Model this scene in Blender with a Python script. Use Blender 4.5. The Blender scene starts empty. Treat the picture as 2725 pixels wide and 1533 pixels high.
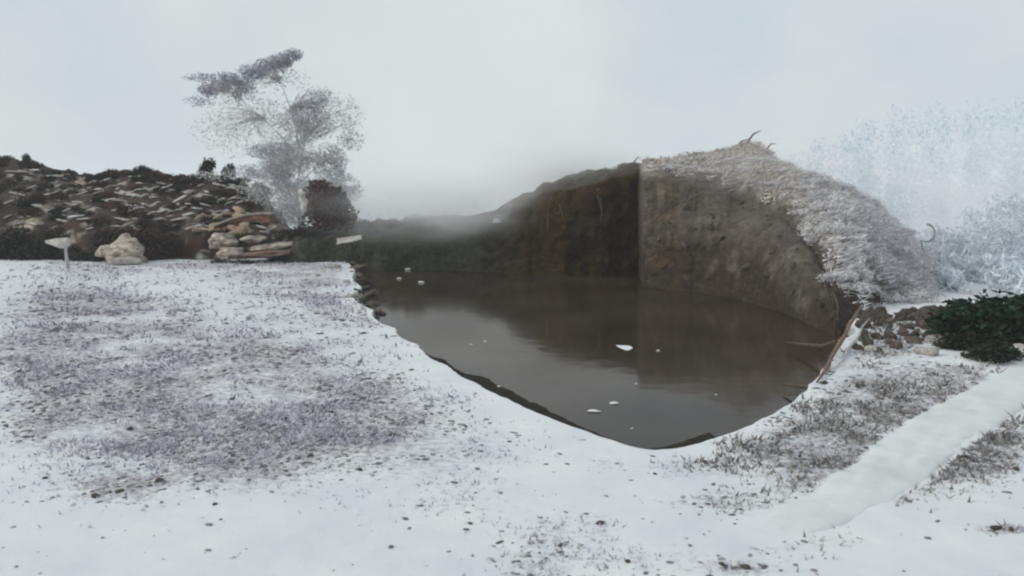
import bpy, math, random
import numpy as np
from mathutils import Vector

# ------------------------------------------------------------------ camera, sky, sun, exposure
sc = bpy.context.scene
col = sc.collection
W, H, F = 1024.0, 576.0, 887.0          # reference frame in pixels, focal length in pixels
CAMZ = 3.2                               # eye height in metres
HOR = 185.0                              # row of the eye level
PITCH = math.atan((H / 2 - HOR) / F)
cam_d = bpy.data.cameras.new('camera'); cam = bpy.data.objects.new('camera', cam_d); col.objects.link(cam)
cam.location = (0, 0, CAMZ); cam.rotation_euler = (math.pi / 2 - PITCH, 0, 0)
cam_d.sensor_width = 36; cam_d.lens = 36 * F / W; cam_d.clip_end = 20000
cam_d.dof.use_dof = True; cam_d.dof.focus_distance = 16.0; cam_d.dof.aperture_fstop = 1.4
sc.camera = cam

SUN_EL, SUN_AZ = math.radians(27), math.radians(258)     # azimuth clockwise from +Y: from the left, slightly behind the camera
w = bpy.data.worlds.new('World'); sc.world = w; w.use_nodes = True
nt = w.node_tree; nt.nodes.clear()
out = nt.nodes.new('ShaderNodeOutputWorld'); bg = nt.nodes.new('ShaderNodeBackground')
sky = nt.nodes.new('ShaderNodeTexSky'); sky.sky_type = 'NISHITA'; sky.sun_disc = False
sky.sun_elevation = SUN_EL; sky.sun_rotation = SUN_AZ; sky.dust_density = 6; sky.air_density = 1.2
tc = nt.nodes.new('ShaderNodeTexCoord'); cn = nt.nodes.new('ShaderNodeTexNoise')
cn.inputs['Scale'].default_value = 3.2; cn.inputs['Detail'].default_value = 8
mpw = nt.nodes.new('ShaderNodeMapping'); mpw.inputs['Rotation'].default_value = (0, 0, math.radians(17)); nt.links.new(tc.outputs['Generated'], mpw.inputs['Vector']); nt.links.new(mpw.outputs['Vector'], cn.inputs['Vector'])
cr = nt.nodes.new('ShaderNodeValToRGB')
cr.color_ramp.elements[0].position = .35; cr.color_ramp.elements[0].color = (5.5, 6.35, 7.0, 1)
cr.color_ramp.elements[1].position = .65; cr.color_ramp.elements[1].color = (7.2, 7.6, 7.5, 1)
nt.links.new(cn.outputs['Fac'], cr.inputs['Fac'])
mx = nt.nodes.new('ShaderNodeMixRGB'); mx.inputs['Fac'].default_value = 0.93       # a thick even cloud layer over the sky
nt.links.new(sky.outputs['Color'], mx.inputs['Color1']); nt.links.new(cr.outputs['Color'], mx.inputs['Color2'])
nt.links.new(mx.outputs['Color'], bg.inputs['Color']); bg.inputs['Strength'].default_value = 0.1
nt.links.new(bg.outputs['Background'], out.inputs['Surface'])

sd = bpy.data.lights.new('sun', 'SUN'); sd.energy = 1.3; sd.angle = math.radians(11); sd.color = (1, .95, .88)
sun = bpy.data.objects.new('sun', sd); col.objects.link(sun)
sdir = Vector((math.sin(SUN_AZ) * math.cos(SUN_EL), math.cos(SUN_AZ) * math.cos(SUN_EL), math.sin(SUN_EL)))
sun.rotation_euler = sdir.to_track_quat('Z', 'Y').to_euler()
vs = sc.view_settings; vs.view_transform = 'Standard'; vs.look = 'None'; vs.gamma = 1; vs.use_curve_mapping = False; vs.exposure = 0.06
sc.render.engine = 'CYCLES'; sc.cycles.filter_width = 2.2; sc.cycles.volume_bounces = 8; sc.cycles.max_bounces = 12
sc.cycles.volume_step_rate = 1.5

# ------------------------------------------------------------------ numbers: places and noise
RNG = np.random.default_rng(7); random.seed(7)
cp, sp = math.cos(PITCH), math.sin(PITCH)
def ray(u, v):                           # direction in the world of a point of the frame
    a, b = (np.asarray(u, float) - W / 2) / F, (H / 2 - np.asarray(v, float)) / F
    return a, cp + b * sp, -sp + b * cp
def G(u, v, z=0.0):                      # the point at height z seen there
    a, y, c = ray(u, v); t = (z - CAMZ) / c
    return a * t, y * t, 0 * t + z
def atY(u, v, Y):                        # the point at depth Y
    a, y, c = ray(u, v); t = Y / y
    return a * t, y * t, CAMZ + c * t
def PX(x, y, z):                         # the other way round
    d = y * cp - (z - CAMZ) * sp; h = y * sp + (z - CAMZ) * cp
    return W / 2 + F * x / d, H / 2 - F * h / d
_T = RNG.random((3, 64, 64, 64)).astype(np.float32)
def vnoise(p, k=0):
    p = np.asarray(p, float); i = np.floor(p).astype(int); f = p - i; f = f * f * (3 - 2 * f)
    i &= 63; j = (i + 1) & 63; T = _T[k]
    x0, y0, z0 = i[..., 0], i[..., 1], i[..., 2]; x1, y1, z1 = j[..., 0], j[..., 1], j[..., 2]
    fx, fy, fz = f[..., 0], f[..., 1], f[..., 2]
    L = lambda a, b, t: a + (b - a) * t
    return L(L(L(T[x0, y0, z0], T[x1, y0, z0], fx), L(T[x0, y1, z0], T[x1, y1, z0], fx), fy),
             L(L(T[x0, y0, z1], T[x1, y0, z1], fx), L(T[x0, y1, z1], T[x1, y1, z1], fx), fy), fz) * 2 - 1
def fbm(p, o=4, k=0):
    p = np.asarray(p, float); s = 0; a = 1; n = 0
    for q in range(o):
        s = s + a * vnoise(p * 2 ** q + 17.3 * q, k); n += a; a *= .5
    return s / n
def st(x, y, z=0): return np.stack([np.asarray(x, float) + 0 * y, np.asarray(y, float) + 0 * x, z + 0 * x + 0 * y], -1)

# ------------------------------------------------------------------ mesh helpers
def mesh(name, V, Fc, mat=None, smooth=False, attr=None):
    m = bpy.data.meshes.new(name)
    if isinstance(Fc, np.ndarray):
        n, k = Fc.shape
        m.vertices.add(len(V)); m.vertices.foreach_set('co', np.asarray(V, np.float32).ravel())
        m.loops.add(n * k); m.loops.foreach_set('vertex_index', Fc.astype(np.int32).ravel())
        m.polygons.add(n); m.polygons.foreach_set('loop_start', np.arange(0, n * k, k, dtype=np.int32))
        m.update(calc_edges=True)
    else:
        m.from_pydata([tuple(map(float, v)) for v in V], [], Fc); m.update()
    m.validate()
    if smooth: m.polygons.foreach_set('use_smooth', np.ones(len(m.polygons), bool))
    if attr:
        for nm, a in attr.items():
            a = np.asarray(a, np.float32)
            if a.ndim == 1: m.attributes.new(nm, 'FLOAT', 'POINT').data.foreach_set('value', a)
            else:
                c = np.ones((len(a), 4), np.float32); c[:, :3] = a
                m.attributes.new(nm, 'FLOAT_COLOR', 'POINT').data.foreach_set('color', c.ravel())
    if mat: m.materials.append(mat)
    return m
def ob(name, data, parent=None, loc=(0, 0, 0), rot=(0, 0, 0), scale=(1, 1, 1)):
    o = bpy.data.objects.new(name, data); col.objects.link(o)
    o.location = [float(q) for q in loc]; o.rotation_euler = rot
    o.scale = (scale,) * 3 if not hasattr(scale, '__len__') else scale
    if parent: o.parent = parent
    return o
def tag(o, label=None, cat=None, group=None, kind=None):
    if label: o['label'] = label
    if cat: o['category'] = cat
    if group: o['group'] = group
    if kind: o['kind'] = kind
    return o
def gridfaces(nr, nc, closed=False):
    r = np.arange(nr - 1)[:, None]; c = np.arange(nc if closed else nc - 1)[None, :]; c2 = (c + 1) % nc
    return np.stack([r * nc + c, r * nc + c2, (r + 1) * nc + c2, (r + 1) * nc + c], -1).reshape(-1, 4)

# ------------------------------------------------------------------ materials
def mat(name, c1, c2=None, scale=3, rough=.9, bump=.0, bscale=20, spec=.3, attr=None, amix=None, detail=6, c3=None, stretch=None, vary=0.0):
    m = bpy.data.materials.new(name); m.use_nodes = True; n = m.node_tree; b = n.nodes['Principled BSDF']
    b.inputs['Roughness'].default_value = rough; b.inputs['Specular IOR Level'].default_value = spec
    t = n.nodes.new('ShaderNodeTexCoord'); vec = t.outputs['Object']
    if stretch:
        mp = n.nodes.new('ShaderNodeMapping'); mp.inputs['Scale'].default_value = stretch
        n.links.new(vec, mp.inputs['Vector']); vec = mp.outputs['Vector']
    no = n.nodes.new('ShaderNodeTexNoise'); no.inputs['Scale'].default_value = scale; no.inputs['Detail'].default_value = detail
    no.inputs['Roughness'].default_value = .65
    n.links.new(vec, no.inputs['Vector'])
    r = n.nodes.new('ShaderNodeValToRGB'); e = r.color_ramp.elements
    e[0].position = .36; e[0].color = (*c1, 1); e[1].position = .64; e[1].color = (*(c2 or c1), 1)
    n.links.new(no.outputs['Fac'], r.inputs['Fac']); c = r.outputs['Color']
    if attr:                                   # a second, real colour where the attribute says so (gravelly soil, moss, ...)
        a = n.nodes.new('ShaderNodeAttribute'); a.attribute_name = attr
        n2 = n.nodes.new('ShaderNodeTexNoise'); n2.inputs['Scale'].default_value = 9; n2.inputs['Detail'].default_value = 8; n2.inputs['Roughness'].default_value = .75
        n.links.new(vec, n2.inputs['Vector'])
        ad = n.nodes.new('ShaderNodeMath'); ad.operation = 'MULTIPLY_ADD'; ad.inputs[1].default_value = 4.2; ad.inputs[2].default_value = -2.45
        n.links.new(n2.outputs['Fac'], ad.inputs[0])
        s = n.nodes.new('ShaderNodeMath'); s.operation = 'ADD'; s.use_clamp = True
        n.links.new(a.outputs['Fac'], s.inputs[0]); n.links.new(ad.outputs[0], s.inputs[1])
        mu = n.nodes.new('ShaderNodeMath'); mu.operation = 'MULTIPLY'; mu.use_clamp = True
        gt = n.nodes.new('ShaderNodeMath'); gt.operation = 'MULTIPLY'; gt.use_clamp = True; gt.inputs[1].default_value = 4
        n.links.new(a.outputs['Fac'], gt.inputs[0])
        n.links.new(s.outputs[0], mu.inputs[0]); n.links.new(gt.outputs[0], mu.inputs[1])
        x = n.nodes.new('ShaderNodeMixRGB'); x.inputs['Color2'].default_value = (*amix, 1)
        n.links.new(mu.outputs[0], x.inputs['Fac']); n.links.new(c, x.inputs['Color1']); c = x.outputs['Color']
    if vary:
        oi = n.nodes.new('ShaderNodeObjectInfo'); hv = n.nodes.new('ShaderNodeHueSaturation')
        mr = n.nodes.new('ShaderNodeMapRange'); mr.inputs['To Min'].default_value = 1 - vary; mr.inputs['To Max'].default_value = 1 + vary
        n.links.new(oi.outputs['Random'], mr.inputs['Value']); n.links.new(mr.outputs[0], hv.inputs['Value'])
        n.links.new(c, hv.inputs['Color']); c = hv.outputs['Color']
    n.links.new(c, b.inputs['Base Color'])
    if bump:
        nb = n.nodes.new('ShaderNodeTexNoise'); nb.inputs['Scale'].default_value = bscale; nb.inputs['Detail'].default_value = 6
        n.links.new(vec, nb.inputs['Vector'])
        bp = n.nodes.new('ShaderNodeBump'); bp.inputs['Strength'].default_value = bump; bp.inputs['Distance'].default_value = .05
        n.links.new(nb.outputs['Fac'], bp.inputs['Height']); n.links.new(bp.outputs['Normal'], b.inputs['Normal'])
    return m
def colmat(name, rough=.9, spec=.2, bump=0, bscale=12, mottle=.25, mscale=6, stretch=None):      # colour from the vertices' own colour, mottled
    m = bpy.data.materials.new(name); m.use_nodes = True; n = m.node_tree; b = n.nodes['Principled BSDF']
    b.inputs['Roughness'].default_value = rough; b.inputs['Specular IOR Level'].default_value = spec
    a = n.nodes.new('ShaderNodeAttribute'); a.attribute_name = 'tint'
    t = n.nodes.new('ShaderNodeTexCoord'); no = n.nodes.new('ShaderNodeTexNoise'); no.inputs['Scale'].default_value = mscale; no.inputs['Detail'].default_value = 8; no.inputs['Roughness'].default_value = .7
    vec = t.outputs['Object']
    if stretch:
        mp = n.nodes.new('ShaderNodeMapping'); mp.inputs['Scale'].default_value = stretch
        n.links.new(vec, mp.inputs['Vector']); vec = mp.outputs['Vector']
    n.links.new(vec, no.inputs['Vector'])
    mr = n.nodes.new('ShaderNodeMapRange'); mr.inputs['From Min'].default_value = .3; mr.inputs['From Max'].default_value = .7
    mr.inputs['To Min'].default_value = 1 - mottle; mr.inputs['To Max'].default_value = 1 + mottle
    n.links.new(no.outputs['Fac'], mr.inputs['Value'])
    h = n.nodes.new('ShaderNodeHueSaturation'); n.links.new(a.outputs['Color'], h.inputs['Color']); n.links.new(mr.outputs[0], h.inputs['Value'])
    n.links.new(h.outputs['Color'], b.inputs['Base Color'])
    if bump:
        nb = n.nodes.new('ShaderNodeTexNoise'); nb.inputs['Scale'].default_value = bscale; nb.inputs['Detail'].default_value = 8
        n.links.new(vec, nb.inputs['Vector'])
        bp = n.nodes.new('ShaderNodeBump'); bp.inputs['Strength'].default_value = bump; bp.inputs['Distance'].default_value = .12
        n.links.new(nb.outputs['Fac'], bp.inputs['Height']); n.links.new(bp.outputs['Normal'], b.inputs['Normal'])
    return m

M = {}
M['ground'] = mat('snowy_sand', (.66, .69, .72), (.76, .77, .78), scale=.8, rough=.85, bump=.25, bscale=5, attr='patch', amix=(.28, .265, .29))
M['path'] = mat('smooth_snow', (.62, .65, .65), (.72, .74, .74), scale=1.2, rough=.85, bump=.3, bscale=5)
M['gravel'] = colmat('gravel', mottle=.3, mscale=30)
M['earth'] = colmat('earth', mottle=.5, mscale=4, bump=1.0, bscale=7)
M['hill'] = colmat('hill_soil', mottle=.5, mscale=1.2, bump=.6, bscale=3)
M['leaf'] = colmat('leaves', mottle=.2, mscale=3, rough=.8)
M['bark'] = mat('bark', (.06, .045, .03), (.16, .13, .10), scale=8, bump=.5, stretch=(6, 6, 1))
M['palebark'] = mat('pale_bark', (.36, .34, .34), (.56, .54, .54), scale=8, bump=.4, stretch=(6, 6, 1))
M['redbark'] = mat('red_bark', (.10, .06, .04), (.30, .20, .15), scale=5, bump=.5, stretch=(4, 4, 1))
M['rock'] = mat('pale_rock', (.28, .25, .22), (.55, .52, .48), scale=3, bump=.6, bscale=8, vary=.25)
M['tanrock'] = mat('tan_rock', (.16, .12, .09), (.60, .53, .46), scale=2.6, bump=.6, bscale=8, stretch=(1, 1, 3))
M['darkrock'] = mat('dark_red_rock', (.010, .007, .006), (.045, .021, .016), scale=1.6, bump=.8, bscale=5)
M['clod'] = mat('dark_clod', (.045, .036, .028), (.15, .12, .095), scale=6, bump=.6, bscale=12, vary=.4)
M['rust'] = mat('rust', (.07, .022, .016), (.30, .15, .11), scale=4, bump=.4, stretch=(1, 4, 4))
M['whitewood'] = mat('white_painted_wood', (.62, .60, .56), (.82, .81, .78), scale=6, bump=.3, stretch=(1, 8, 8))
M['ice'] = mat('ice', (.72, .74, .75), (.85, .86, .86), scale=8, rough=.5, bump=.2)

# ------------------------------------------------------------------ pool outline, in plan
RIM = [(350,256),(356,270),(363,287),(374,310),(396,328),(420,345),(448,365),(477,383),(508,398),(540,413),(568,424),(592,433),(618,442),(636,447),(656,449),(676,447),(698,442),(720,436),(742,428),(762,418),(781,408),(797,396),(810,384),(820,370),(829,355),(838,340),(849,320),(835,296),(790,282),(740,270),(676,257),(600,256),(500,255),(400,252)]
ru, rv = np.array(RIM, float).T
rx, ry, _ = G(ru, rv)
CX, CY = 2.5, 19.0
NA = 900
ang = np.unwrap(np.arctan2(ry - CY, rx - CX)); rad = np.hypot(rx - CX, ry - CY)
if ang[-1] < ang[0]: ang, rad = ang[::-1], rad[::-1]
TH = np.linspace(0, 2 * np.pi, NA, endpoint=False)
A3 = np.concatenate([ang - 2 * np.pi, ang, ang + 2 * np.pi]); R3 = np.concatenate([rad, rad, rad])
o_ = np.argsort(A3); RB = np.interp(TH, A3[o_], R3[o_])
k = np.array([1, 3, 5, 3, 1], float); k /= k.sum()
RB = sum(k[i] * np.roll(RB, i - 2) for i in range(5))
RB *= 1 + .006 * fbm(st(np.cos(TH) * 9, np.sin(TH) * 9), 3) + .005 * fbm(st(np.cos(TH) * 40, np.sin(TH) * 40, 5), 2)
def rim_r(x, y):
    t = np.arctan2(y - CY, x - CX) % (2 * np.pi)
    return np.hypot(x - CX, y - CY) / np.interp(t, np.append(TH, 2 * np.pi), np.append(RB, RB[0]))

# where the ground is gravelly (centre u, v, half sizes, strength)
PATCH = [(850,455,70,32,.4),(800,450,60,20,.4),(60,450,90,40,.3),(180,480,80,20,.2),(905,330,50,12,1.1),(880,350,30,10,.9),(130,440,120,40,.25),(60,420,80,30,.3),(420,470,80,30,.25),(880,430,70,35,.4),(338,285,34,22,.9),(372,318,16,10,.5),(170,365,190,70,.42),(300,430,150,45,.35),(880,415,110,45,.45),(330,300,120,25,.3),(200,264,90,5,.8),(60,263,60,4,.6),(300,262,40,6,.6),(40,330,90,35,.8),(90,300,70,14,.6),(150,345,80,30,.6),(60,360,70,25,.9),(230,385,75,28,.9),(110,375,60,20,.8),(290,350,60,18,.5),(330,400,60,22,.9),(280,425,70,22,.8),(110,425,60,18,.7),(190,440,60,20,.6),(380,430,60,22,.8),(120,490,40,12,.7),(250,475,60,14,.5),(340,290,70,10,.6),(260,275,60,8,.6),(90,272,70,8,.6),(440,455,50,20,.4),(420,395,40,12,.3),(560,395,1,1,0),
 (880,395,90,25,.9),(905,430,70,30,.9),(850,450,70,30,1.0),(790,440,60,20,.6),(835,485,40,18,.8),(690,465,45,10,.7),(610,462,25,7,.5),(740,445,30,8,.5),(940,400,50,20,.9),(960,380,50,14,.8),(750,500,40,12,.3),
 (1000,445,35,28,.9),(950,470,45,14,.9),(900,492,30,9,.5),(560,540,60,22,.4),(600,520,25,10,.5),(540,570,40,12,.5),(735,566,40,7,.8),(800,540,50,12,.3),(1005,529,30,4,.9),(650,555,60,12,.3),(690,500,40,10,.3),(470,500,50,14,.3)]
PATHLINE = [(1075,352),(1024,384),(975,410),(930,440),(885,475),(840,502),(790,522),(720,540)]
def density(u, v):
    d = 0
    for (a, b, p, q, s) in PATCH: d = d + s * np.exp(-(((u - a) / p) ** 2 + ((v - b) / q) ** 2))
    return np.minimum(d, 1.1)
pu, pv = np.array(PATHLINE, float).T; pgx, pgy, _ = G(pu, pv)
PW = np.array([.8, .8, .78, .74, .66, .6, .5, .3]) * .6
def path_dist(x, y):                      # signed-free distance to the path centre over its half width
    best = np.full(np.shape(x), 1e9)
    for i in range(len(pgx) - 1):
        ax, ay, bx, by = pgx[i], pgy[i], pgx[i + 1], pgy[i + 1]
        t = np.clip(((x - ax) * (bx - ax) + (y - ay) * (by - ay)) / ((bx - ax) ** 2 + (by - ay) ** 2), 0, 1)
        d = np.hypot(x - ax - t * (bx - ax), y - ay - t * (by - ay)) / (PW[i] + t * (PW[i + 1] - PW[i]))
        best = np.minimum(best, d)
    return best
def ground_z(x, y):
    r = rim_r(x, y)
    far = np.clip((np.hypot(x, y) - 60) / 200, 0, 1)
    z = .07 * fbm(st(x * .25, y * .25), 3) + .022 * fbm(st(x * 1.3, y * 1.3, 4), 3)
    fl = np.clip((r - 1) * 9, 0, 1)
    z = z * fl * (1 - far)
    u, v = PX(x, np.maximum(y, 1.0), 0)
    dn = density(u, v) * (y > 2) * (1 - far)
    z = z + fl * dn * .05 * np.maximum(fbm(st(x * 5, y * 5, 9), 4), -.3)
    return z
ks = np.concatenate([[.55, .8, .92, .97, .985, .993, .997], 1 + np.array([0, .003, .007, .012, .02]), 1.03 + np.arange(0, 120) * .012])
ks = np.concatenate([ks, ks[-1] * 1.06 ** np.arange(1, 84)])
zs_in = {.55: -1.6, .8: -1.5, .92: -1.3, .97: -.95, .985: -.6, .993: -.38, .997: -.12}
KK, TT = np.meshgrid(ks, TH, indexing='ij'); RR = RB[None, :] * KK
gx, gy = CX + np.cos(TT) * RR, CY + np.sin(TT) * RR
gz = ground_z(gx, gy)
for i, kk in enumerate(ks):
    if kk < 1: gz[i] = zs_in[round(float(kk), 3)]
    elif kk == 1: gz[i] -= .02
uu, vv = PX(gx, np.maximum(gy, 1.0), 0)
pat = density(uu, vv) * (gy > 2) * np.clip((KK - 1.0) * 8, 0, 1)
pat *= np.clip((path_dist(gx, gy) - .95) * 4, 0, 1)
pat = np.clip(pat * (1.0 + .9 * fbm(st(gx * .9, gy * .9, 3), 3)) , 0, 1)
pat = np.where(KK < .999, .9, pat)
V = np.stack([gx, gy, gz], -1).reshape(-1, 3)
g = ob('ground', mesh('ground', V, gridfaces(len(ks), NA, True), M['ground'], True, {'patch': pat.ravel()})); tag(g, kind='structure')

# snow-covered path climbing to the right edge
n = 90; tt = np.linspace(0, len(pgx) - 1, n); cxp = np.interp(tt, range(len(pgx)), pgx); cyp = np.interp(tt, range(len(pgx)), pgy); hw = np.interp(tt, range(len(pgx)), PW)
dx, dy = np.gradient(cxp), np.gradient(cyp); L_ = np.hypot(dx, dy); nx, ny = -dy / L_, dx / L_
ss = np.linspace(-1, 1, 21); pr = np.sqrt(np.clip(1 - ss ** 4, 0, 1))
wob = 1 + .22 * fbm(st(tt * 2, 0 * tt), 3)[:, None] + .14 * fbm(st(tt * 9, 0 * tt, 5), 3)[:, None]
qx = cxp[:, None] + nx[:, None] * hw[:, None] * ss * wob; qy = cyp[:, None] + ny[:, None] * hw[:, None] * ss * wob
edge = np.minimum(1, np.minimum(tt, 3 + 0 * tt))[:, None] ; end = np.clip((len(pgx) - 1 - tt) * .8, 0, 1)[:, None]
qz = ground_z(qx, qy) - .03 + (.065 * pr[None, :] * end) + .03 * fbm(st(qx * 2, qy * 2, 7), 4)
tag(ob('path', mesh('path', np.stack([qx, qy, qz], -1).reshape(-1, 3), gridfaces(n, 21), M['path'], True)), kind='structure')

# ------------------------------------------------------------------ dark murky water
wm = bpy.data.materials.new('murky_water'); wm.use_nodes = True; n_ = wm.node_tree; b = n_.nodes['Principled BSDF']
b.inputs['Roughness'].default_value = .075; b.inputs['IOR'].default_value = 1.33; b.inputs['Specular IOR Level'].default_value = .13
t = n_.nodes.new('ShaderNodeTexCoord'); no = n_.nodes.new('ShaderNodeTexNoise'); no.inputs['Scale'].default_value = .35; no.inputs['Detail'].default_value = 8; no.inputs['Roughness'].default_value = .65
n_.links.new(t.outputs['Object'], no.inputs['Vector'])
r = n_.nodes.new('ShaderNodeMapRange'); r.inputs['From Min'].default_value = .35; r.inputs['From Max'].default_value = .65; r.inputs['To Min'].default_value = .65; r.inputs['To Max'].default_value = 1.3
at = n_.nodes.new('ShaderNodeAttribute'); at.attribute_name = 'tint'; hv = n_.nodes.new('ShaderNodeHueSaturation')
n_.links.new(no.outputs['Fac'], r.inputs['Value']); n_.links.new(r.outputs[0], hv.inputs['Value']); n_.links.new(at.outputs['Color'], hv.inputs['Color']); n_.links.new(hv.outputs['Color'], b.inputs['Base Color'])
wv = n_.nodes.new('ShaderNodeTexNoise'); wv.inputs['Scale'].default_value = 2.4; wv.inputs['Detail'].default_value = 5
n_.links.new(t.outputs['Object'], wv.inputs['Vector'])
bp = n_.nodes.new('ShaderNodeBump'); bp.inputs['Strength'].default_value = .16; bp.inputs['Distance'].default_value = .02
n_.links.new(wv.outputs['Fac'], bp.inputs['Height']); n_.links.new(bp.outputs['Normal'], b.inputs['Normal'])
ZW = -.34
kw = np.concatenate([[.02, .2, .4], np.linspace(.5, .994, 34)])
xw = CX + np.cos(TH)[None, ::3] * RB[None, ::3] * kw[:, None]; yw = CY + np.sin(TH)[None, ::3] * RB[None, ::3] * kw[:, None]
WP = st(xw, yw, 0); wa = fbm(WP * .5 + 2, 4); wb = fbm(WP * 1.3 + 7, 4)
wc_ = np.array([.047, .035, .024]) + .022 * wa[..., None] + 0 * xw[..., None]
rt = np.clip((xw - 2.5) / 3 + wa, 0, 1)[..., None]; wc_ = wc_ * (1 - .45 * rt) + np.array([.050, .034, .019]) * .45 * rt
dg = np.degrees(TH[::3])[None, :] + 0 * xw
rim_shade = np.clip((kw[:, None] - .90 + .05 * wb) * 18, 0, 1) * np.clip((dg - 150) / 25, 0, 1) * np.clip((272 - dg) / 10, 0, 1)  # the rim's shadow, painted into the water colour on the left front
wc_ = wc_ * (1 - rim_shade[..., None]) + np.array([.012, .011, .007]) * rim_shade[..., None]
alg = np.clip((kw[:, None] - .90 + .06 * wb) * 14, 0, 1) * np.exp(-((dg - 266) / 9) ** 2) * .8
wc_ = wc_ * (1 - alg[..., None]) + np.array([.045, .038, .010]) * alg[..., None]
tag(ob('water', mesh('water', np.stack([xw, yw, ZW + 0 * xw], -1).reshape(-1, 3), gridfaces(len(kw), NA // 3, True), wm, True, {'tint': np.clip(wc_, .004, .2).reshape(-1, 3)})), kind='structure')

# dark strip put in as the rim's shadow along the left front shore
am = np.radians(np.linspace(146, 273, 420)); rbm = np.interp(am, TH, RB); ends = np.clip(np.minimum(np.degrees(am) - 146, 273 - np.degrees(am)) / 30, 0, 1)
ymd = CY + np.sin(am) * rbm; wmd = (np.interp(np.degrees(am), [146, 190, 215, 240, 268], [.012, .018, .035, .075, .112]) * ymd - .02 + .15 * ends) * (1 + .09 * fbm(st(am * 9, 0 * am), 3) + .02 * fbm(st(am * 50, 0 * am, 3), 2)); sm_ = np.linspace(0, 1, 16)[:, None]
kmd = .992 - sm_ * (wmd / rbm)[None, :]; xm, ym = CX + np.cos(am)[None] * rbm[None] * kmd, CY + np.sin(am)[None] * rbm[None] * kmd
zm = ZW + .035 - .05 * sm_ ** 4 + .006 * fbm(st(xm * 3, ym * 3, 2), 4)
M['shade_strip'] = mat('dark_shade_strip', (.010, .009, .006), (.028, .024, .014), scale=3, rough=.75, bump=.5, bscale=14, spec=.1)
tag(ob('shore_shade', mesh('shore_shade', np.stack([xm, ym, zm], -1).reshape(-1, 3), gridfaces(16, len(am)), M['shade_strip'], True)), kind='structure')

# ------------------------------------------------------------------ earth bank and grey mound behind the pool
CT = np.array([  # u, depth of foot, lip row, crest row, crest set-back
 (262,37.5,262,262,2),(280,36.5,252,246,3),(300,36.3,242,228,3),(345,37,234,222,3),(400,37.3,232,219,3),(460,36.6,230,216,3.3),(495,36.0,225,211,3.5),(520,35.4,211,196,3.3),(545,34.9,196,182,3),(580,34.4,187,174,3),(610,34.5,181,170,3),(628,34.8,177,167,3),(638.5,35.1,175,166,3),
 (643,31,182,164,5),(675,30,181,160,6),(700,29,184,157,6.3),(720,28.2,188,153,6.5),(740,27.2,197,149,7),(760,26.0,204,147,7.5),(780,24.6,214,160,8),(800,23,230,172,8.5),(818,21.4,258,180,9),(834,20.4,293,186,9.5),(848,20.6,314,190,9),(872,22,316,205,8.5),(894,22.6,316,222,8),(920,23,313,250,7),(940,23.2,310,285,5.5),(955,23.4,312,303,4),(975,24,322,322,2.5)], float)
us = np.concatenate([np.linspace(262, 636, 250, endpoint=False), np.linspace(636, 645, 24, endpoint=False), np.linspace(645, 975, 290)])
y0, vl, vc, wc = (np.interp(us, CT[:, 0], CT[:, i]) for i in (1, 2, 3, 4))
y0 = y0 + .35 * fbm(st(us * .05, 0 * us), 3)
zl = CAMZ - (vl - HOR) / F * (y0 + np.interp(us, [641, 650, 672, 740, 815, 835, 860], [.75, 1.1, 2.4, 4.6, 3.6, 1.8, .75])); zc = CAMZ - (vc - HOR) / F * (y0 + wc)
zc = np.maximum(zc, zl * .98) + .14 * fbm(st(us * .09, 0 * us, 2), 4)
FD = np.interp(us, [641, 650, 672, 740, 815, 835, 860], [.75, 1.1, 2.4, 4.6, 3.6, 1.8, .75])
N1, N2, N3 = 46, 60, 24
rows_y, rows_z, rows_k = [], [], []
for i in range(N1):                       # face, below the water to the lip
    t = i / (N1 - 1); rows_y.append(y0 + FD * (1 - math.sqrt(max(0, 1 - (.985 * t) ** 2))) / (1 - math.sqrt(1 - .985 ** 2)) - .12 * math.sin(t * 3.1)); rows_z.append(-1.3 + (zl + 1.3) * t); rows_k.append(t * 0)
for i in range(1, N2):                    # slope, lip to crest
    t = i / (N2 - 1); rows_y.append(y0 + FD + (wc - FD) * t); rows_z.append(zl + (zc - zl) * (t ** .8 * .85 + .15 * math.sin(t * math.pi / 2))); rows_k.append(t)
for i in range(1, N3):                    # back
    t = i / (N3 - 1); rows_y.append(y0 + wc + 9 * t); rows_z.append(zc - (zc + 1.0) * (t * t * (3 - 2 * t))); rows_k.append(1 + t)
my = np.array(rows_y); mz = np.array(rows_z); mk = np.array(rows_k)[:, None] + 0 * my
mu = us[None, :] + 0 * my; mxx = (mu - W / 2) / F * (my * cp - (np.minimum(mz, 3) - CAMZ) * sp)
P = st(mxx, my, mz)
face = np.clip(1 - mk * 6, 0, 1)
amp = np.where(mz > -.6, 1, .3) * np.clip((mz + .6) * 1.2, .15, 1)
my = my + amp * (.32 * fbm(P * np.array([.8, .8, .5]), 4) + face * (.20 * fbm(P * 1.4 + 5, 4) + .14 * fbm(P * np.array([2.6, 2.6, 4.2]) + 8, 4)))
mz = mz + amp * (1 - .7 * face) * (.22 * fbm(P * .7 + 9, 4) + .12 * fbm(P * 2.6, 3))
MOUND = (us, my, mz, mxx)
nA = fbm(P * np.array([.6, .6, 1.2]) + 3, 4); nB = fbm(P * 1.7 + 30, 4)
left = np.clip((643 - mu) / 6, 0, 1)[..., None]
clay = np.array([.105, .088, .070]) + .045 * nA[..., None] * np.array([1, .9, .7]) + .03 * nB[..., None]; ochre = np.array([.17, .105, .04])
wet = np.clip(1.2 - mz * .7 + 1.3 * nA, 0, 1)[..., None]; clay = clay * (1 - wet) + np.array([.048, .035, .024]) * wet
och = (np.exp(-((mu - 664) / 15) ** 2) * np.clip(.4 + 1.5 * nB, 0, 1))[..., None] * .5
clay = clay * (1 - och) + ochre * och
grey_ = np.clip((530 - mu) / 60, 0, 1)[..., None]
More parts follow.
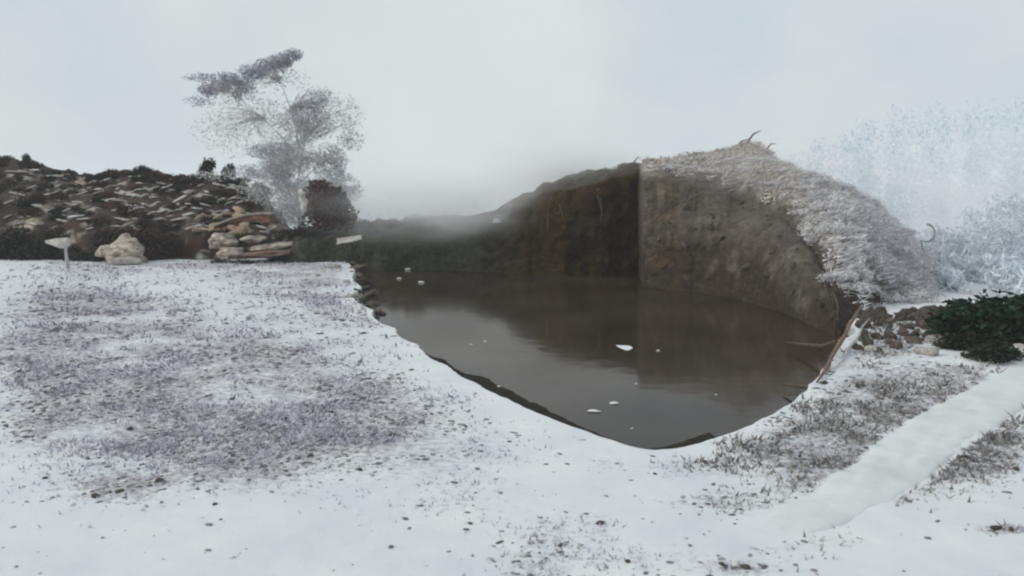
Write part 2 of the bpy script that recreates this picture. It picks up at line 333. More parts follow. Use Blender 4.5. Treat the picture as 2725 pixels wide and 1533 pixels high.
shaded_wall = np.array([.036, .021, .005]) + .008 * nA[..., None] * np.array([1, .7, .3])  # shade of the recess left of the corner, put into a darker wall colour
lowdark = np.clip(-mz * 1.5 + .5, 0, 1)[..., None]
shaded_wall = shaded_wall * (1 - grey_) + np.array([.055, .055, .040]) * grey_
fc = clay * (1 - left) + shaded_wall * left
green = (np.exp(-((mu - 405) / 22) ** 2) * np.clip(.7 + nB, 0, 1))[..., None]
fc = fc * (1 - .6 * green) + np.array([.06, .075, .025]) * .6 * green
snowy = np.array([.50, .48, .48]) + .30 * nB[..., None]
brownish = np.array([.36, .32, .29]) + .14 * nB[..., None]
rightness = np.clip((mu - 800) / 60, 0, 1)[..., None]
sl = brownish * (1 - rightness) + snowy * rightness
sl = sl * (1 - left) + (np.array([.07, .06, .045]) + .03 * nB[..., None]) * left
kf = np.clip((mk + (1 - left[..., 0]) * .0 - .06 + .22 * nB) * (2.2 + 2 * left[..., 0]), 0, 1)[..., None]
mc = np.clip(fc * (1 - kf) + sl * kf, .005, .8)
tag(ob('earth_bank', mesh('earth_bank', np.stack([mxx, my, mz], -1).reshape(-1, 3), gridfaces(*my.shape), M['earth'], True, {'tint': mc.reshape(-1, 3)})), kind='structure')
def mound_pt(u, t):                       # a point of the slope: t 0 lip, 1 crest, 2 back
    c = int(np.argmin(abs(us - u))); r = N1 - 1 + (t * (N2 - 1) if t <= 1 else (N2 - 1) + (t - 1) * (N3 - 1))
    r = int(max(0, min(r, my.shape[0] - 1)))
    return float(mxx[r, c]), float(my[r, c]), float(mz[r, c])

# ------------------------------------------------------------------ scrub hillside on the left
HT = np.array([(-160,38,150,14),(-60,38,155,14),(0,38,160,14),(24,38,162,14),(72,38,171,14),(95,38,176,13),(110,38,172,13),(140,38,171,12),(165,38,176,12),(185,38,176,12),(215,38.5,178,11),(245,39,181,11),(262,39.5,190,10),(278,40.5,210,9),(295,41.5,236,7),(312,42,262,6)], float)
hu = np.linspace(-160, 312, 335); hy0, hvc, hw_ = (np.interp(hu, HT[:, 0], HT[:, i]) for i in (1, 2, 3))
hy0 = hy0 + 1.3 * fbm(st(hu * .035, 0 * hu, 8), 3)
hzc = CAMZ - (hvc - HOR) / F * (hy0 + hw_) + .2 * fbm(st(hu * .12, 0 * hu, 3), 3)
hr_y, hr_z = [], []
for i in range(90):
    t = i / 89
    hr_y.append(hy0 + hw_ * t); cut = np.minimum(1.0, hzc * .3)
    hr_z.append(-.3 + (cut + .3) * min(1, t * 14) + (hzc - cut) * max(0, (t - .07) / .93) ** .85)
for i in range(1, 30):
    t = i / 29; hr_y.append(hy0 + hw_ + 16 * t); hr_z.append(hzc - (hzc + 1) * t * t * (3 - 2 * t))
hy = np.array(hr_y); hz = np.array(hr_z); hx = (hu[None, :] - W / 2) / F * (hy * cp - (hz - CAMZ) * sp)
HP = st(hx, hy, hz); hz = hz + np.clip(hz, 0, 1) * (.35 * fbm(HP * .6, 4) + .15 * fbm(HP * 2, 3))
q1 = fbm(HP * np.array([.5, .5, 1.2]) + 4, 4); q2 = fbm(HP * np.array([1.2, 1.2, 3]) + 44, 4)
hc = np.array([.052, .032, .023]) + .024 * q1[..., None]
pal = np.clip(q2 * 3.4 - .8, 0, 1)[..., None]; hc = hc * (1 - pal) + np.array([.36, .33, .29]) * pal
Uh, Vh = PX(hx, hy, hz)
def seg(U, Vv, a, b_, wd):
    ax, ay = a; bx, by = b_; t = np.clip(((U - ax) * (bx - ax) + (Vv - ay) * (by - ay)) / ((bx - ax) ** 2 + (by - ay) ** 2), 0, 1)
    return np.clip(1.4 - np.hypot(U - ax - t * (bx - ax), Vv - ay - t * (by - ay)) / wd, 0, 1)
tr = np.clip(seg(Uh, Vh, (22, 230), (84, 178), 5) * (1 + q2), 0, 1)[..., None] * .8
hc = hc * (1 - tr) + np.array([.40, .33, .25]) * tr
tag(ob('hillside', mesh('hillside', np.stack([hx, hy, hz], -1).reshape(-1, 3), gridfaces(*hy.shape), M['hill'], True, {'tint': np.clip(hc, .008, .8).reshape(-1, 3)})), kind='structure')
def hill_pt(u, t):
    c = int(np.argmin(abs(hu - u))); r = int(t * 89); return float(hx[r, c]), float(hy[r, c]), float(hz[r, c])

# ------------------------------------------------------------------ builders of small shapes
def ico(sub):
    import bmesh
    bm = bmesh.new(); bmesh.ops.create_icosphere(bm, subdivisions=sub, radius=1); v = np.array([q.co for q in bm.verts]); f = np.array([[x.index for x in q.verts] for q in bm.faces]); bm.free(); return v, f
ICO = {s: ico(s) for s in (1, 2, 3, 4)}
def rock_mesh(name, m, seed, sub=3, sc_=(1, .8, .6), rough=.35, flat=0):
    v, f = ICO[sub]; r = 1 + rough * fbm(v * 1.1 + seed * 3.7, 2) + rough * .5 * fbm(v * 3.1 + seed, 3)
    p = v * r[:, None]
    if flat: p = np.sign(p) * np.abs(p) ** (1 - flat)
    p = p * np.array(sc_); p[:, 2] = np.maximum(p[:, 2], -.45 * sc_[2])
    return mesh(name, p, f, m, False)
def tube(name, pts, rads, m, ns=7, seed=0, jitter=.12):
    pts = np.array(pts, float); n = len(pts); V, Fc = [], []
    for i in range(n):
        d = pts[min(i + 1, n - 1)] - pts[max(i - 1, 0)]; d /= np.linalg.norm(d) + 1e-9
        a = np.cross(d, [0, 0, 1.0]); a = np.cross(d, [1.0, 0, 0]) if np.linalg.norm(a) < .1 else a; a /= np.linalg.norm(a); c = np.cross(d, a)
        for k_ in range(ns):
            th = 2 * math.pi * k_ / ns; rr = rads[i] * (1 + jitter * math.sin(seed + 5 * k_ + 3 * i)); V.append(pts[i] + rr * (math.cos(th) * a + math.sin(th) * c))
    for i in range(n - 1):
        for k_ in range(ns): Fc.append((i * ns + k_, i * ns + (k_ + 1) % ns, (i + 1) * ns + (k_ + 1) % ns, (i + 1) * ns + k_))
    Fc.append(tuple(range(ns))[::-1]); Fc.append(tuple((n - 1) * ns + k_ for k_ in range(ns)))
    return (V, Fc) if name is None else mesh(name, V, Fc, m, True)
def merge(parts):
    V, Fc = [], []
    for v, f in parts:
        o = len(V); V += list(v); Fc += [tuple(i + o for i in q) for q in f]
    return V, Fc
def leaves(name, lobes, n, size, base, var, seed, m=None, long=1.6, droop=0, cj=.05):
    """leaf-sized faces spread through the lobes (cx, cy, cz, rx, ry, rz, share)"""
    R = np.random.default_rng(seed); lob = np.array(lobes, float); share = lob[:, 6] / lob[:, 6].sum()
    li = R.choice(len(lob), n, p=share); d = R.normal(size=(n, 3)); d /= np.linalg.norm(d, axis=1)[:, None]
    rr = R.random(n) ** .45; c = lob[li, :3] + d * rr[:, None] * lob[li, 3:6] * (1 + .35 * fbm(d * 2 + li[:, None] * 3.3, 2))[:, None]
    keep = fbm(c * (2.2 / max(.3, lob[:, 3:6].mean())) + seed, 3) > -.22; c, li = c[keep], li[keep]; n = len(c)
    a = R.normal(size=(n, 3)); a[:, 2] -= droop; a /= np.linalg.norm(a, axis=1)[:, None]; b_ = np.cross(a, R.normal(size=(n, 3))); b_ /= np.linalg.norm(b_, axis=1)[:, None]
    s = size * (.5 + R.random(n))[:, None]
    V = np.stack([c - a * s * long * .5, c + b_ * s * .4, c + a * s * long * .5, c - b_ * s * .4], 1).reshape(-1, 3)
    tint = np.clip(np.array(base)[None] * (1 + var * R.normal(size=(n, 1))) * (1 + cj * R.normal(size=(n, 3))), .004, .85)
    return mesh(name, V, np.arange(4 * n).reshape(-1, 4), m or M['leaf'], False, {'tint': np.repeat(tint, 4, 0)})
def stems_mesh(name, n, h, spread, r, m, seed):
    R = random.Random(seed); parts = []
    for i in range(n):
        a = R.uniform(0, 6.28); s = spread * R.uniform(.2, 1); hh = h * R.uniform(.6, 1)
        parts.append(tube(None, [(0, 0, -.1), (math.cos(a) * s * .3, math.sin(a) * s * .3, hh * .5), (math.cos(a) * s, math.sin(a) * s, hh)], [r, r * .7, r * .25], None, 5, i))
    V, Fc = merge(parts); return mesh(name, V, Fc, m, True)
def bush(name, fol, stem, loc, s, label, cat, group=None, rz=0):
    e = ob(name, None, None, loc, (0, 0, rz), s); e.empty_display_size = .2; tag(e, label, cat, group)
    ob('foliage', fol, e); ob('stems', stem, e); return e

# ------------------------------------------------------------------ gravel on the white ground: nobody could count it
n = 90000
pu_, pv_ = RNG.uniform(-60, 1084, n), 262 + (640 - 262) * RNG.random(n) ** 1.1
x, y, _ = G(pu_, pv_)
D = density(pu_, pv_) * np.clip(.5 + 1.5 * fbm(st(x * .9, y * .9, 3), 3) + 1.0 * fbm(st(x * 3.2, y * 3.2, 1), 3), 0, 1.4)
D = D * np.where(pv_ > 470, .45, 1)
keep = (RNG.random(n) < D * .75 + .004) & (rim_r(x, y) > 1.02) & (path_dist(x, y) > 1.02)
x, y = x[keep], y[keep]; n = len(x); z = ground_z(x, y)
v0, f0 = ICO[1]; v0 = v0 * (1 + .25 * fbm(v0 * 2 + 3, 2))[:, None]
s = (.010 + .030 * RNG.random(n) ** 2.2) * np.clip(y / 14, .7, 1.6); th = RNG.random(n) * 6.283; sx = 1 + RNG.random(n) * 1.2; sz = .3 + .45 * RNG.random(n)
vx = v0[None, :, 0] * (s * sx)[:, None]; vy = v0[None, :, 1] * s[:, None]; vz = v0[None, :, 2] * (s * sz)[:, None]
c_, s_ = np.cos(th)[:, None], np.sin(th)[:, None]
V = np.stack([x[:, None] + vx * c_ - vy * s_, y[:, None] + vx * s_ + vy * c_, z[:, None] + vz + (s * .12)[:, None]], -1).reshape(-1, 3)
Fc = (f0[None] + (np.arange(n) * len(v0))[:, None, None]).reshape(-1, 3)
gcol = np.where(RNG.random(n)[:, None] < .62, np.array([[.21, .205, .215]]), np.array([[.46, .45, .46]])) * (.55 + .9 * RNG.random((n, 1)))
tag(ob('gravel', mesh('gravel', V, Fc, M['gravel'], False, {'tint': np.repeat(gcol, len(v0), 0)})), 'grey gravel and clods strewn in patches over the white ground', 'gravel', kind='stuff')

# frosted stubble standing in the same patches
n = 150000
pu_, pv_ = RNG.uniform(-60, 1084, n), 262 + (640 - 262) * RNG.random(n) ** 1.2
x, y, _ = G(pu_, pv_)
D = density(pu_, pv_) * np.clip(.22 + 2.0 * fbm(st(x * .8, y * .8, 3), 3) + 2.4 * fbm(st(x * 2.3, y * 2.3, 1), 3), 0, 1.5) * np.where(pv_ > 470, .5, 1)
keep = (RNG.random(n) < D * .75) & (rim_r(x, y) > 1.02) & (path_dist(x, y) > 1.03)
x, y = x[keep], y[keep]; n = len(x); z = ground_z(x, y)
h = (.025 + .065 * RNG.random(n)) * np.clip(y / 15, .6, 1.6) * np.where(x > 2, 1.3, 1); th = RNG.random(n) * 6.283; lx, ly = RNG.normal(size=n) * h * .8, RNG.normal(size=n) * h * .8; ww = h * .28
V = np.stack([np.stack([x - np.cos(th) * ww, y - np.sin(th) * ww, z - .01], -1), np.stack([x + np.cos(th) * ww, y + np.sin(th) * ww, z - .01], -1), np.stack([x + lx, y + ly, z + h], -1)], 1).reshape(-1, 3)
gcol = np.where((x > 2)[:, None], np.array([[.26, .245, .23]]), np.array([[.44, .42, .49]])) * (.45 + .9 * RNG.random((n, 1)))
tag(ob('stubble', mesh('stubble', V, np.arange(3 * n).reshape(-1, 3), M['gravel'], False, {'tint': np.repeat(gcol, 3, 0)})), 'thin grey frosted stubble poking through the white ground in patches', 'stubble', kind='stuff')

# larger dark stones lying out on the open white ground
STONES = [(997,528,.10),(1011,529,.07),(745,566,.09),(600,521,.08),(722,563,.06),(562,541,.07),(628,559,.06),(905,490,.06),(880,466,.10),(965,458,.11),(940,462,.09),(1000,425,.12),(982,437,.1),(1016,470,.1),(835,478,.09),(862,455,.1),(60,330,.10),(18,300,.1),(130,428,.09),(160,484,.1),(120,494,.09),(95,498,.1),(285,420,.1),(232,398,.1),(330,412,.09),(392,436,.1),(360,470,.07),(705,462,.07),(655,473,.05),(45,480,.06),(215,505,.06),(470,520,.05),(310,455,.08),(20,372,.11)]
sm = [rock_mesh('stone', M['clod'], 50 + i, 2, (1.3, .9, .55), .4) for i in range(4)]
for i, (u, v, s) in enumerate(STONES):
    x, y, _ = G(u, v)
    if path_dist(np.array([x]), np.array([y]))[0] < 1.15: continue
    zz = float(ground_z(np.array([x]), np.array([y]))[0])
    side = 'right of the dark pool' if u > 700 else ('in front of the dark pool' if u > 440 else 'left of the dark pool')
    tag(ob('stone', sm[i % 4], None, (x, y, zz + s * .1), (0, 0, i * 1.3), s * .45), 'small dark grey stone lying on the white ground ' + side, 'stone', 'dark stones on the white ground ' + side)

# ------------------------------------------------------------------ hillside: scrub, rocks
BF = [leaves('foliage', [(0,0,.45,.7,.6,.45,3),(.4,.1,.4,.4,.4,.35,1),(-.4,-.1,.5,.45,.4,.4,1)], 620, .10, c, .35, 100 + i) for i, c in enumerate([(.020,.017,.009),(.042,.024,.016),(.013,.018,.010),(.058,.028,.022)])]
BS = [stems_mesh('stems', 6, .7, .5, .025, M['bark'], 300 + i) for i in range(2)]
def band(u, cuts, names):
    for c_, n_ in zip(cuts, names):
        if u < c_: return n_
    return names[-1]
HB = lambda u: band(u, [30, 70, 110, 150, 190, 230], ['at the far left', 'above the pale post', 'above the large pinkish boulder', 'between boulder and slabs', 'left of the crest shrubs', 'below the crest shrubs', 'below the misty tree'])
kinds = ['dark olive', 'brown', 'dark green', 'reddish brown']
R = random.Random(11)
for i in range(230):
    u = R.uniform(-30, 262); t = R.random() ** .8 * .97 + .03
    if i < 40: u, t = i * 4.6 - 8, .0 + .06 * R.random()       # thick row along the foot
    elif i < 80: t = R.uniform(.9, 1.0)
    x, y, z = hill_pt(u, t); k_ = R.choice([0, 1, 2, 3] if u > 90 else [0, 2, 2, 1]); s = R.uniform(.3, .68) * (2.1 if i < 40 else 1)
    where = 'at the hillside foot' if i < 40 else ('on the hillside crest' if t > .88 else ('high on the hillside' if t > .45 else 'low on the hillside'))
    bush('scrub_bush', BF[k_], BS[i % 2], (x, y, z - .12), (s * 1.2, s, s * .85), f'low {kinds[k_]} scrub bush {where} ' + HB(u), 'bush', f'{kinds[k_]} scrub {where} ' + HB(u), R.uniform(0, 6))
M['snowrock'] = mat('snow_dusted_rock', (.20, .17, .15), (.80, .78, .75), scale=5, bump=.6, bscale=8, vary=.2)
M['orangerock'] = mat('orange_rock', (.18, .10, .06), (.52, .40, .28), scale=4, bump=.6, bscale=8, vary=.3)
rm = [rock_mesh('boulder', M['snowrock'], 70 + i, 3, (1.4, .9, .55), .4, .12) for i in range(5)]
om = [rock_mesh('boulder', M['orangerock'], 80 + i, 3, (1.3, .9, .6), .3, .1) for i in range(3)]
for i in range(34):
    u = R.uniform(195, 296); t = R.uniform(.02, .4); x, y, z = hill_pt(u, t); s = R.uniform(.1, .3)
    where = 'in the debris at the hillside foot ' + ('left of the rust-red slab' if u < 222 else 'behind the rust-red slab' if u < 268 else 'right of the rust-red slab')
    tag(ob('debris_rock', om[i % 3], None, (x, y - .2, z + s * .3), (R.uniform(-.4, .4), R.uniform(-.4, .4), R.uniform(0, 6)), (s * 1.5, s, s)), 'orange-brown rock ' + where, 'rock', 'orange-brown rocks ' + where)
for i in range(230):
    u = R.uniform(5, 285) ** 1.0; t = R.uniform(.1, .93); x, y, z = hill_pt(u, t); s = R.uniform(.05, .17)
    where = ('high' if t > .6 else 'midway up' if t > .33 else 'low') + ' on the scrubby hillside ' + HB(u)
    tag(ob('boulder', rm[i % 5], None, (x, y, z + s * .35), (R.uniform(-.2, .2), R.uniform(-.5, .3), R.uniform(-.6, .6)), (s * 1.7, s, s * .8)), 'pale weathered rock ' + where, 'rock', 'pale rocks ' + where)
# two dark green shrubs standing out on the crest
jf = [leaves('foliage', [(0,0,.75,.5,.45,.6,3),(.25,0,1.05,.35,.3,.35,1),(-.3,.1,.6,.35,.3,.35,1)], 1100, .10, c, .35, 130 + i) for i, c in enumerate([(.022,.034,.018),(.03,.042,.045)])]
for i, (u, v, lab) in enumerate([(208, 186, 'small dark green shrub on the hillside crest, left of a pair'), (228, 188, 'small blue-green shrub on the hillside crest, right of a pair')]):
    x, y, z = hill_pt(u, .97); bush('crest_shrub', jf[i], BS[i], (x, y, z - .15), (.85, .85, .95), lab, 'shrub', 'pair of shrubs on the hillside crest', i)
x, y, z = hill_pt(26, .98); bush('crest_shrub', jf[0], BS[0], (x, y, z - .2), .6, 'tiny dark green shrub poking above the hillside crest at the far left', 'shrub', None, 2)

# ------------------------------------------------------------------ things at the foot of the hillside
def wedge(name, pts, th, m, bev=.02):     # an outline in x-z given thickness in y, bevelled
    import bmesh
    bm = bmesh.new(); f = bm.faces.new([bm.verts.new((px, -th / 2, pz)) for px, pz in pts])
    r = bmesh.ops.extrude_face_region(bm, geom=[f]); bmesh.ops.translate(bm, vec=(0, th, 0), verts=[q for q in r['geom'] if isinstance(q, bmesh.types.BMVert)])
    bmesh.ops.recalc_face_normals(bm, faces=bm.faces); bmesh.ops.bevel(bm, geom=list(bm.edges), offset=bev, segments=2, affect='EDGES')
    m_ = bpy.data.meshes.new(name); bm.to_mesh(m_); bm.free(); m_.materials.append(m); return m_
x, y, z = G(67.5, 268); px = y / F
e = tag(ob('post', None, None, (x, y, -.02)), 'pale post with a broad tapering head against dark scrub, far left', 'post')
ob('head', wedge('head', [(-20*px, 26*px), (-21*px, 28*px), (-8*px, 30.5*px), (2*px, 31*px), (4.5*px, 29*px), (4*px, 24*px), (1*px, 21*px), (-4*px, 20*px), (-12*px, 23*px)], .3, M['rock'], .05), e)
ob('shaft', mesh('shaft', *tube(None, [(.02, 0, -.1), (0, 0, .3), (-.03, 0, .7), (0, 0, 1.0)], [.09, .065, .06, .08], None, 8, 2), M['palebark'], True), e)
x, y, z = G(120, 263); tag(ob('boulder', rock_mesh('boulder', M['tanrock'], 91, 4, (.85, .6, .7), .7, 0), None, (x, y + .5, .28)), 'large pinkish pale boulder at the hillside foot beside dark hollows', 'boulder')
x, y, z = G(103, 262); tag(ob('boulder', rock_mesh('boulder', M['tanrock'], 92, 3, (.5, .4, .32), .35), None, (x + .1, y + .3, .35)), 'small yellowish boulder leaning left of the large pinkish boulder', 'boulder')
x, y, z = G(128, 264); tag(ob('boulder', rock_mesh('boulder', M['rock'], 93, 3, (.62, .35, .2), .3), None, (x, y - .1, .1)), 'flat pale slab rock in front of the large pinkish boulder', 'rock')
x, y, z = G(12, 255); tag(ob('boulder', rock_mesh('boulder', M['tanrock'], 94, 3, (1.2, .5, .22), .3), None, (x, y + 1.2, 1.55)), 'long pale ledge of rock low on the hillside at the left edge', 'rock')
# rust-red bent slab, pale slabs beneath it
x, y, z = G(240, 262); px = y / F
arc = [(-30 + 60 * t, 34 + 9 * math.sin(t * 2.2) + 5 * t) for t in np.linspace(0, 1, 11)]
out_ = [(a * px, b_ * px) for a, b_ in arc] + [(a * px, (b_ - (2 + 6 * i_ / 10 + 1.2 * math.sin(i_ * 2.3))) * px) for i_, (a, b_) in list(enumerate(arc))[::-1]]
e = tag(ob('slab', None, None, (x, y + .8, 0)), 'long rust-red curved slab with a pale upper edge below the misty tree', 'slab')
ob('body', wedge('body', out_, .7, M['rust'], .05), e)
ob('pale_edge', wedge('pale_edge', [(a * px, (b_ + .3) * px) for a, b_ in arc] + [(a * px, (b_ + 2.4) * px) for a, b_ in arc[::-1]], .74, M['rock'], .02), e)
for i, (u, v, hh, wd, ht, lab) in enumerate([(272, 262, .62, 1.0, .16, 'long pale tan stone slab below the rust-red slab, tilted'), (262, 264, .35, .95, .16, 'lower brown stone slab under the pale tan slab'), (230, 263, .3, .55, .32, 'blocky pale yellowish stone left of the stacked slabs'), (252, 262, .9, .5, .2, 'pale stone wedged under the rust-red slab'), (220, 262, .75, .5, .4, 'pinkish pale stone left under the rust-red slab')]):
    x, y, z = G(u, v); tag(ob('rock_slab', rock_mesh('rock_slab', M['tanrock'] if i != 1 else M['redbark'], 95 + i, 4, (wd, .6, ht), .55, 0), None, (x, y + .5, hh), (0, -.08, .1 * i)), lab, 'rock')
for i, (u, v, s, lab) in enumerate([(264, 246, .42, 'small bright green bush under the right end of the rust-red slab'), (222, 263, .6, 'flat dark green leaf clump added as shadow in front of the blocky pale stone'), (246, 264, .6, 'flat dark green leaf clump added as shadow in front of the stacked stone slabs'), (277, 262, .45, 'low dark shrub right of the stacked slabs')]):  # the two flat clumps are dark leaves filling a shadow pocket
    x, y, z = G(u, max(v, 261)); fol = leaves('foliage', [(0,0,.4,.6,.5,.4,3),(.4,0,.3,.4,.3,.25,1)], 500, .10, (.02,.07,.035) if i == 0 else (.02,.026,.014), .3, 140 + i)
    bush('ground_shrub_or_shade_clump', fol, BS[i % 2], (x, y - .2, .75 if i == 0 else -.05), (s * 1.3, s, s * (.9 if i == 0 else .55)), lab, 'shrub')
# domed dark red rock and the white pieces near it
x, y, z = atY(325, 221, 36.0); px = y / F
e = tag(ob('domed_bush', None, None, (x, y + .3, z - .2)), 'dense dark reddish brown domed bush beside the misty tree', 'bush')
ob('foliage', leaves('foliage', [(0, 0, .9, 20 * px, .8, 21 * px, 3), (-8 * px, 0, 1.1, 15 * px, .6, 20 * px, 1.5), (10 * px, 0, .8, 16 * px, .7, 18 * px, 1.5), (16 * px, .1, .4, 16 * px, .7, 14 * px, 1), (0, -.3, .3, 24 * px, .7, 12 * px, 1)], 9000, .10, (.050, .022, .017), .5, 171), e)
ob('stems', stems_mesh('stems', 9, 1.3, .8, .035, M['bark'], 320), e)
x, y, z = atY(303, 207, 34.6); tag(ob('stump', mesh('stump', *tube(None, [(.10, 0, -.2), (.06, 0, 0), (.08, 0, .22), (.0, 0, .38), (.03, 0, .5), (-.1, 0, .66)], [.05, .12, .16, .10, .15, .06], None, 9, 3, .35), M['rock'], True), None, (x, y - .1, z)), 'short white forked stump against the dark domed bush', 'stump')
x, y, z = atY(351, 239, 33.8); tag(ob('board', wedge('board', [(-.5, -.12), (-.2, -.1), (.1, -.12), (.48, -.07), (.46, .02), (.5, .1), (.1, .11), (-.46, .13), (-.44, .03)], .05, M['rock'], .012), None, (x, y - .4, z), (-.5, -.16, .1)), 'white rectangular board lying on the dark bank at the pool head', 'board')
x, y, z = G(317, 259); tag(ob('plank', wedge('plank', [(-.52, -.03), (.5, -.02), (.52, .05), (-.5, .04)], .22, M['whitewood'], .01), None, (x, y, .1), (0, -.06, .15)), 'thin pale plank on the ground below the dark domed bush', 'plank')
for i, (u, v, s, lab) in enumerate([(334, 269, .30, 'pinkish white rock on the ground left of the pool head'), (354, 297, .20, 'pinkish white rock on the left rim of the pool'), (318, 277, .16, 'small pale rock left of the pool head below the pinkish rock'), (346, 282, .14, 'small pale stone on the upper left pool rim')]):
    x, y, z = G(u, v); tag(ob('rim_rock', rock_mesh('rim_rock', M['rock'], 200 + i, 3, (1.2, .8, .6), .6), None, (x, y, s * .15), (0, 0, i), s * .7), lab, 'rock')

# ------------------------------------------------------------------ tall grey misty tree behind the stump
TY = 45.0; px = TY / F
bx_, by_, bz_ = atY(304, 250, TY); bz_ = 0.0
e = tag(ob('misty_tree', None, None, (bx_, by_, 0)), 'tall wispy grey frosted tree with a detached-looking upper bough over the hillside', 'tree')
def rel(u, v, d=0): a = atY(u, v, TY + d); return (float(a[0] - bx_), float(d), float(a[2]))
tr_ = [tube(None, [rel(304, 252), rel(301, 225), rel(296, 195), rel(300, 165), rel(306, 135), rel(300, 105)], [.14, .12, .10, .07, .045, .015], None, 8, 1)]
V_, F_ = tr_[0]; ob('trunk', mesh('trunk', V_, F_, M['palebark'], True), e)
for i, L in enumerate([[(300,165),(285,140),(262,118),(240,98),(212,88)], [(300,150),(292,112),(280,80),(292,58)], [(298,185),(318,165),(342,150),(352,120)], [(297,200),(276,185),(256,176)], [(304,140),(322,120),(338,100)], [(300,205),(325,198),(348,190)]]):
    ob('limb', mesh('limb', *tube(None, [rel(a, b_, .25 * (i % 3 - 1) * k_) for k_, (a, b_) in enumerate(L)], np.linspace(.035, .006, len(L)), None, 6, i), M['palebark'], True), e)
def lob(u, v, a, b_, s, d=0): c = rel(u, v, d); return (*c, a * px, max(a, b_) * px * .8, b_ * px, s)
ob('crown', leaves('crown', [lob(288,160,26,26,3), lob(305,122,26,22,2), lob(272,178,22,18,1.3,-.5), lob(330,165,20,22,1.5,.6), lob(345,188,20,16,1,.4), lob(302,195,24,18,2,-.6), lob(262,150,16,10,.4), lob(318,100,20,12,.6), lob(250,172,20,8,.35,.5), lob(296,215,18,14,.8,-.4), lob(350,140,16,12,.25)], 30000, .045, (.48,.49,.53), .28, 161, None, 3.2, -.3, .02), e)
tag(ob('bough', leaves('bough', [lob(209,90,12,7,.8), lob(226,80,16,8,1.2), lob(240,86,18,9,1.2,.5), lob(252,73,16,8,1.3,-.4), lob(266,68,14,9,1.1,.4), lob(279,61,14,8,1.2), lob(292,55,11,6,.8,-.3), lob(200,78,16,5,.5), lob(198,101,14,6,.4,.3), lob(240,98,40,12,.8), lob(280,78,30,14,.5)], 8500, .045, (.38,.39,.45), .28, 162, None, 3.2, -.2, .02), e), 'darker blue-grey upper bough')
ob('pale_crown', leaves('pale_crown', [lob(230,130,40,28,1.2), lob(270,120,26,20,1), lob(340,115,26,22,.8), lob(215,175,24,6,.3), lob(255,195,20,16,1), lob(275,205,18,16,1.0)], 7000, .045, (.64,.64,.63), .18, 163, None, 3.2, -.2, .02), e)

R = random.Random(21); parts = []
TWL = [((300,160),(288,160),26),((303,130),(305,122),28),((295,190),(272,178),24),((304,160),(330,165),24),((300,195),(345,188),26),((297,205),(302,195),26),((292,110),(318,100),22),((262,118),(230,122),30),((240,98),(232,84),26),((225,92),(211,90),18),((280,80),(256,75),26),((284,70),(276,62),20),((288,64),(292,56),12),((300,215),(275,205),22),((304,140),(340,115),24)]
for (a, c, r) in TWL:
    for q in range(34):
        th = R.uniform(0, 6.28); k_ = R.random() ** .6; tu, tv = c[0] + math.cos(th) * r * k_, c[1] + math.sin(th) * r * .7 * k_; d = R.uniform(-.9, .9)
        p0 = np.array(rel(a[0] + R.uniform(-4, 4), a[1] + R.uniform(-4, 4))); p2 = np.array(rel(tu, tv, d)); p1 = p0 * .5 + p2 * .5 + np.array([R.uniform(-.2, .2), d * .1, R.uniform(0, .3)])
        parts.append(tube(None, [p0, p1, p2], [.016, .011, .004], None, 3, q))
V_, F_ = merge(parts); tag(ob('twigs', mesh('twigs', V_, F_, M['palebark'], False), e), kind='stuff')

# ------------------------------------------------------------------ frosted scrub on the grey mound
FF = [leaves('foliage', [(0,0,.35,.6,.55,.38,3),(.35,.1,.3,.4,.35,.3,1),(-.35,-.1,.35,.4,.35,.3,1)], 900, .05, c, .32, 180 + i, None, 2.4, .8) for i, c in enumerate([(.72,.71,.72),(.64,.63,.66),(.54,.53,.57),(.78,.77,.76)])]
FS = stems_mesh('stems', 6, .55, .45, .018, M['palebark'], 310)
fk = ['whitish frosted', 'pale grey frosted', 'darker grey frosted', 'white frosted']
R = random.Random(5)
for i in range(230):
    u = R.uniform(806, 948); t = R.uniform(.04, 1.1); x, y, z = mound_pt(u, t); s = R.uniform(.28, .62)
    pale = R.random()
    k_ = R.choice([0, 3, 1]) if (u < 850 and t < .5) or t < .18 else R.choice([0, 1, 2, 2, 1])
    where = ('on the upper grey mound' if t > .7 else 'midway up the grey mound' if t > .35 else 'low on the grey mound') + ' ' + band(u, [840, 880, 915], ['beside the brown bank', 'left of its middle', 'right of its middle', 'at its right end'])
    bush('frosted_bush', FF[k_], FS, (x, y, z - .08), (s, s, s * .8), f'{fk[k_]} low bush {where}', 'bush', f'{fk[k_]} bushes {where}', R.uniform(0, 6))
for i in range(80):
    u = R.uniform(660, 815); t = R.uniform(.3, 1.05); x, y, z = mound_pt(u, t); s = R.uniform(.3, .6); k_ = R.choice([0, 3, 1, 0])
    bush('frosted_bush', FF[k_], FS, (x, y, z - .1), (s * 1.3, s, s * .55), f'{fk[k_]} tuft on top of the brown bank ' + band(u, [725, 770], ['near its sharp corner', 'in its middle', 'at its right end']), 'bush', f'{fk[k_]} tufts on top of the brown bank ' + band(u, [725, 770], ['near its sharp corner', 'in its middle', 'at its right end']), R.uniform(0, 6))
